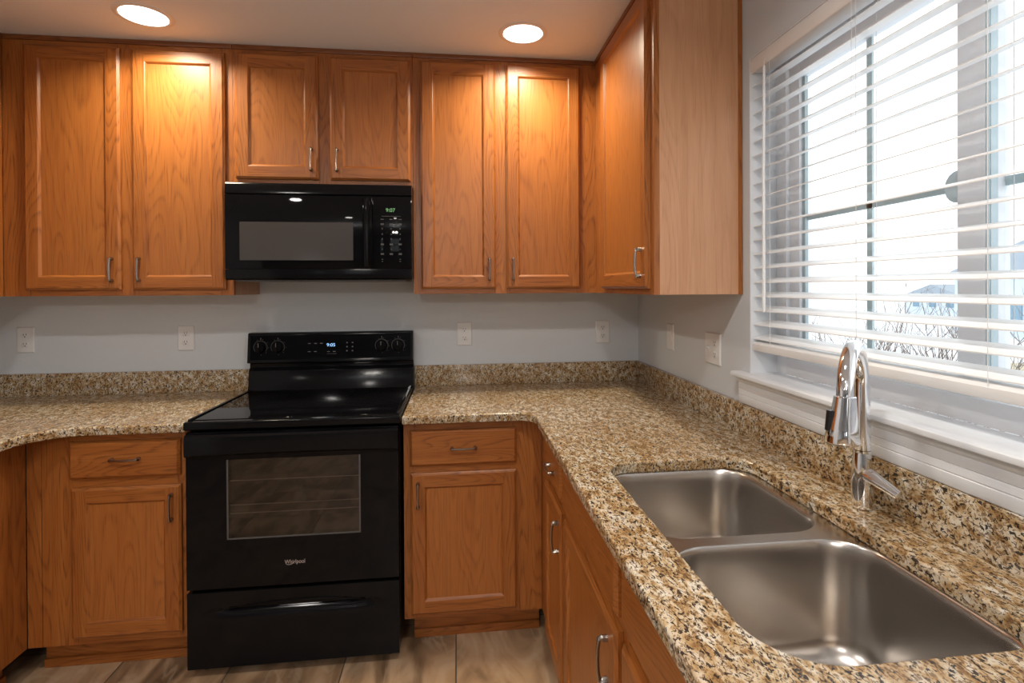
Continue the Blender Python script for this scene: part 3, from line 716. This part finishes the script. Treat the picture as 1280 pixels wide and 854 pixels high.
def outlet_at(T, loc, label):
    # geometry authored about the origin, then the root carries the place
    r = empty('wall_outlet', (0, 0, 0), label, 'outlet', 'white duplex outlets above the counters')
    p = plate(r, T, 2.9, 4.6, 'duplex').build('cover_plate', PLATE, r); recept(T, p, 0)
    r.location = W(*loc); return r
T_o = lambda u, v, z: (u, v, z)
o0 = outlet_at(T_o, (-114.3, 0, 46.1), 'white duplex outlet on the back wall nearest the left photo edge')
for x, lab in ((-87.2, 'white duplex outlet on the back wall just left of the range'), (-35.65, 'white duplex outlet on the back wall right of the range'),
               (-7.6, 'white duplex outlet on the back wall closest to the corner')):
    q = copy_tree(o0); q.location = W(x, 0, 46.0); q['label'] = lab
T_r = lambda u, v, z: (-v, u, z)
r = empty('light_switch', (0, 0, 0), 'white single switch plate on the right wall under the wall cabinet', 'switch')
p = plate(r, T_r, 2.9, 4.6, 's').build('cover_plate', PLATE, r)
s = MB(T_r); s.rings([[(-.66, .22, -1.3), (.66, .22, -1.3), (.66, .22, 1.3), (-.66, .22, 1.3)], [(-.62, .30, -1.26), (.62, .30, -1.26), (.62, .42, 1.26), (-.62, .42, 1.26)]], 0, smooth=False); s.build('rocker', PLATE, p)
r.location = W(0, 17.3, 46.4)
r = empty('switch_plate', (0, 0, 0), 'white double plate with toggle and outlet on the right wall, left of the window', 'switch')
p = plate(r, T_r, 4.7, 4.6, 'd').build('cover_plate', PLATE, r)
s = MB(T_r); s.box((-1.18, .22, -.5), (-.72, .30, .5)); s.prism([(.28, -.2), (.75, .12), (.75, .32), (.28, .25)], 0, -1.1, -.8); s.build('toggle', PLATE, p)
recept(T_r, p, .92)
r.location = W(0, 33.1, 46.1)

# ------------------------------------------------------------------ recessed ceiling lamps
def can_lamp():
    r = empty('ceiling_light', (0, 0, 96), 'x', 'ceiling light', 'round recessed ceiling lamps')
    m = MB(); m.lathe((0, 0, 95.97), [(3.15, -.05), (3.3, -.16), (3.7, -.14), (3.95, -.02), (3.95, .02), (3.15, .02)], 40, cap=(False, False)); m.build('trim_ring', CANTRIM, r)
    m = MB(); m.lathe((0, 0, 95.90), [(3.16, 0), (3.0, .05), (.01, .05)], 40, cap=(False, False)); m.build('lens', LENS, r)
    ld = bpy.data.lights.new('lamp_light', 'AREA'); ld.shape = 'DISK'; ld.size = 6.0*S; ld.energy = CAN_W; ld.color = CAN_COL; ld.spread = math.radians(150)
    lo = bpy.data.objects.new('lamp_light', ld); COL.objects.link(lo); lo.parent = r; lo.location = (0, 0, -0.22*S)
    return r
lamps = [(-83.2, 20.7, 'round recessed ceiling lamp above the left wall cabinets'), (-26.3, 21.3, 'round recessed ceiling lamp near the corner cabinet'),
         (-83.2, 80, 'added round recessed fill lamp over the left kitchen floor, behind the picture'), (-30, 80, 'added round recessed fill lamp over the sink side, behind the picture'),
         (-56, 140, 'added round recessed fill lamp further back in the room'), (-150, 200, 'added round recessed fill lamp in the left back room'),
         (-60, 220, 'added round recessed fill lamp in the right back room'), (-110, 320, 'added round recessed fill lamp in the far back room')]
L0 = can_lamp()
for i, (x, d, lab) in enumerate(lamps):
    q = L0 if i == 0 else copy_tree(L0)
    if i == 2:        # unseen fill lamps added behind the camera, with whiter light
        bright = next(k for k in L0.children if k.type == 'LIGHT').data.copy(); bright.energy = 10.0; bright.color = (1.0, 0.95, 0.90); bright.spread = math.radians(160)
    if i >= 2:
        for k in q.children:
            if k.type == 'LIGHT': k.data = bright
    q.location = W(x, d, 96); q['label'] = lab

# ------------------------------------------------------------------ window blind
bl = empty('window_blind', (1.3, 70, 47), 'white horizontal slat blind lowered over the window above the sink', 'blind')
q0, q1 = WD0+.25, WD1-.25
m = MB(); m.box((.35, q0, 82.2), (2.5, q1, 83.85)); m.build('headrail', BLIND, bl, .08)
m = MB(); m.prism([(.15, 82.1), (.33, 82.05), (.33, 83.9), (.15, 83.9), (.02, 83.6), (.02, 82.4)], 1, q0-.1, q1+.1); m.build('valance', BLIND, bl, .03)
m = MB(); NS = 19
for k in range(NS):
    z = 80.75-1.775*k; tl = 0.58
    prof = []
    for i in range(7):
        t = i/6; prof.append((.35+2.0*t, z+.05*math.sin(PI*t)+tl*(t-.5)))
    poly = prof+[(p[0], p[1]-.09) for p in prof[::-1]]
    m.prism(poly, 1, q0, q1)
m.build('slats', BLIND, bl)
m = MB(); m.prism([(.3, 47.0), (2.3, 47.0), (2.4, 47.2), (2.35, 47.85), (2.1, 48.1), (1.3, 48.2), (.5, 48.1), (.22, 47.85), (.2, 47.2)], 1, q0, q1); br = m.build('bottom_rail', BLIND, bl)
m = MB()
for d in (47.0, 61.2, 74.0, 90.0):
    for x in (.30, 2.42): m.tube([(x, d, 47.9), (x, d, 82.3)], .028, 6)
m.build('ladder_cords', CORD, bl)
m = MB()
for d in (60.7,): m.tube([(.1, d+.2, 82.1), (-.02, d+.3, 70), (-.02, d+.3, 66)], .03, 6)
m.build('lift_cord', CORD, bl)
m = MB(); m.tube([(-.25, 46.8, 81.6), (-.3, 46.7, 70), (-.3, 46.7, 52.0)], [.15, .17, .19], 8); m.tube([(-.25, 46.8, 81.5), (-.25, 46.8, 82.3), (.1, 46.8, 82.7)], .05, 6); m.build('tilt_wand', BLIND, bl)

# ------------------------------------------------------------------ outdoors
def gz(x): return -14-max(0, min(x, 2600)-8)*.0409
m = MB(); m.prism([(8, -14), (2600, gz(2600)), (9000, gz(2600)), (9000, gz(2600)-30), (8, -160)], 1, -6500, 3000); struct(m.build('ground', SNOW))
m = MB(); m.prism([(430, gz(430)+.1), (640, gz(640)+.1), (640, gz(640)+1), (430, gz(430)+1)], 1, -470, -230); tag(m.build('grass_strip', STRAW), 'strip of straw-coloured winter grass seen through the right window pane', 'grass', kind='stuff')
def shrub(seed, h):
    rnd = random.Random(seed); m = MB()
    def grow(p, dr, ln, r, lev):
        n = 4; pts = [p]; q = Vector(p); dv = Vector(dr)
        for i in range(n):
            dv = (dv+Vector((rnd.uniform(-.22, .22), rnd.uniform(-.22, .22), rnd.uniform(-.05, .16)))).normalized(); q = q+dv*ln/n; pts.append(tuple(q))
        m.tube(pts, [r*(1-.6*i/n) for i in range(n+1)], 5)
        if lev:
            for k in range(4):
                i = rnd.randint(1, n); a = rnd.uniform(0, 2*PI)
                nd = (dv+Vector((math.cos(a)*.7, math.sin(a)*.7, .15))).normalized(); grow(pts[i], nd, ln*rnd.uniform(.45, .7), r*.5, lev-1)
    for k in range(10):
        a = 2*PI*k/10+rnd.uniform(-.3, .3); grow((3*math.cos(a), 3*math.sin(a), 0), (math.cos(a)*.45, math.sin(a)*.45, 1), h*.62, .55, 2)
    return m
protos = []
spots = [(150, -148, 52, 'leafless brown shrub in the snow, leftmost of those outside the window'),
         (215, -214, 70, 'leafless brown shrub in the snow straight behind the faucet spout'),
         (130, -83, 62, 'leafless brown shrub in the snow, midway between faucet and window post'),
         (285, -214, 84, 'leafless brown shrub in the snow close beside the window middle post'),
         (200, -98, 74, 'leafless brown shrub in the snow outside the right window pane')]
for i, (x, d, h_, lab) in enumerate(spots):
    r = shrub(11+i, h_); o = r.build('bare_shrub', BARK); o.location = W(x, d, gz(x)-.3); tag(o, lab, 'shrub', 'bare shrubs outside the window')
def house(x, d, w, dp, hh, rise, lab, wins):
    g = gz(x+dp); r = empty('house', (x, d, g), lab, 'house', 'pale houses far beyond the window')
    m = MB(); m.box((x, d-w/2, g), (x+dp, d+w/2, hh)); m.build('wall', SIDING, r)
    m = MB(); m.prism([(d-w/2-14, hh+.5), (d+w/2+14, hh+.5), (d, hh+rise)], 0, x-14, x+dp+14); m.build('roof', SHINGLE, r)
    for k, z, ww, hh_ in wins:
        m = MB(); m.box((x-3, d+k*w-ww/2, z), (x-.5, d+k*w+ww/2, z+hh_)); m.build('window', HGLASS, r)
house(2500, -2522, 350, 300, 0, 62, 'small pale blue house far off, seen through the left window pane', [(-.3, -60, 40, 34), (0, -60, 40, 34), (.3, -60, 40, 34)])
house(1200, -930, 360, 300, 84, 70, 'pale house with a blue window, seen through the right window pane', [(-.33, 38, 30, 26), (.1, 38, 30, 26), (-.1, -30, 40, 50)])
# ------------------------------------------------------------------ hanging lamp in the back room (it reflects in the microwave)
ch = empty('pendant_lamp', (-60.5, 200, 96), 'five-globe hanging lamp in the back room, behind the picture', 'lamp')
m = MB(); m.lathe((-60.5, 200, 94.9), [(.1, 0), (2.4, .3), (2.6, 1.05)], 24); m.lathe((-60.5, 200, 80), [(.25, 0), (.25, 15)], 10); m.build('rod', NICKEL, ch)
GLOBE = simple('globe_glass', (.9, .9, .9), .3, emis=(1.0, .93, .84), estr=195.0)
for k in range(5):
    a = 2*PI*k/5+.3; ax, ad = -60.5+6.5*math.cos(a), 200+6.5*math.sin(a)
    m = MB(); m.tube([(-60.5, 200, 82), (-60.5+4*math.cos(a), 200+4*math.sin(a), 79.5), (ax, ad, 80.0), (ax, ad, 81)], .22, 8); m.build('arm', NICKEL, ch)
    m = MB(); m.lathe((ax, ad, 83.3), [(1.7*math.cos(math.radians(t)), 1.7*math.sin(math.radians(t))) for t in range(-85, 86, 17)], 20); m.build('globe', GLOBE, ch)
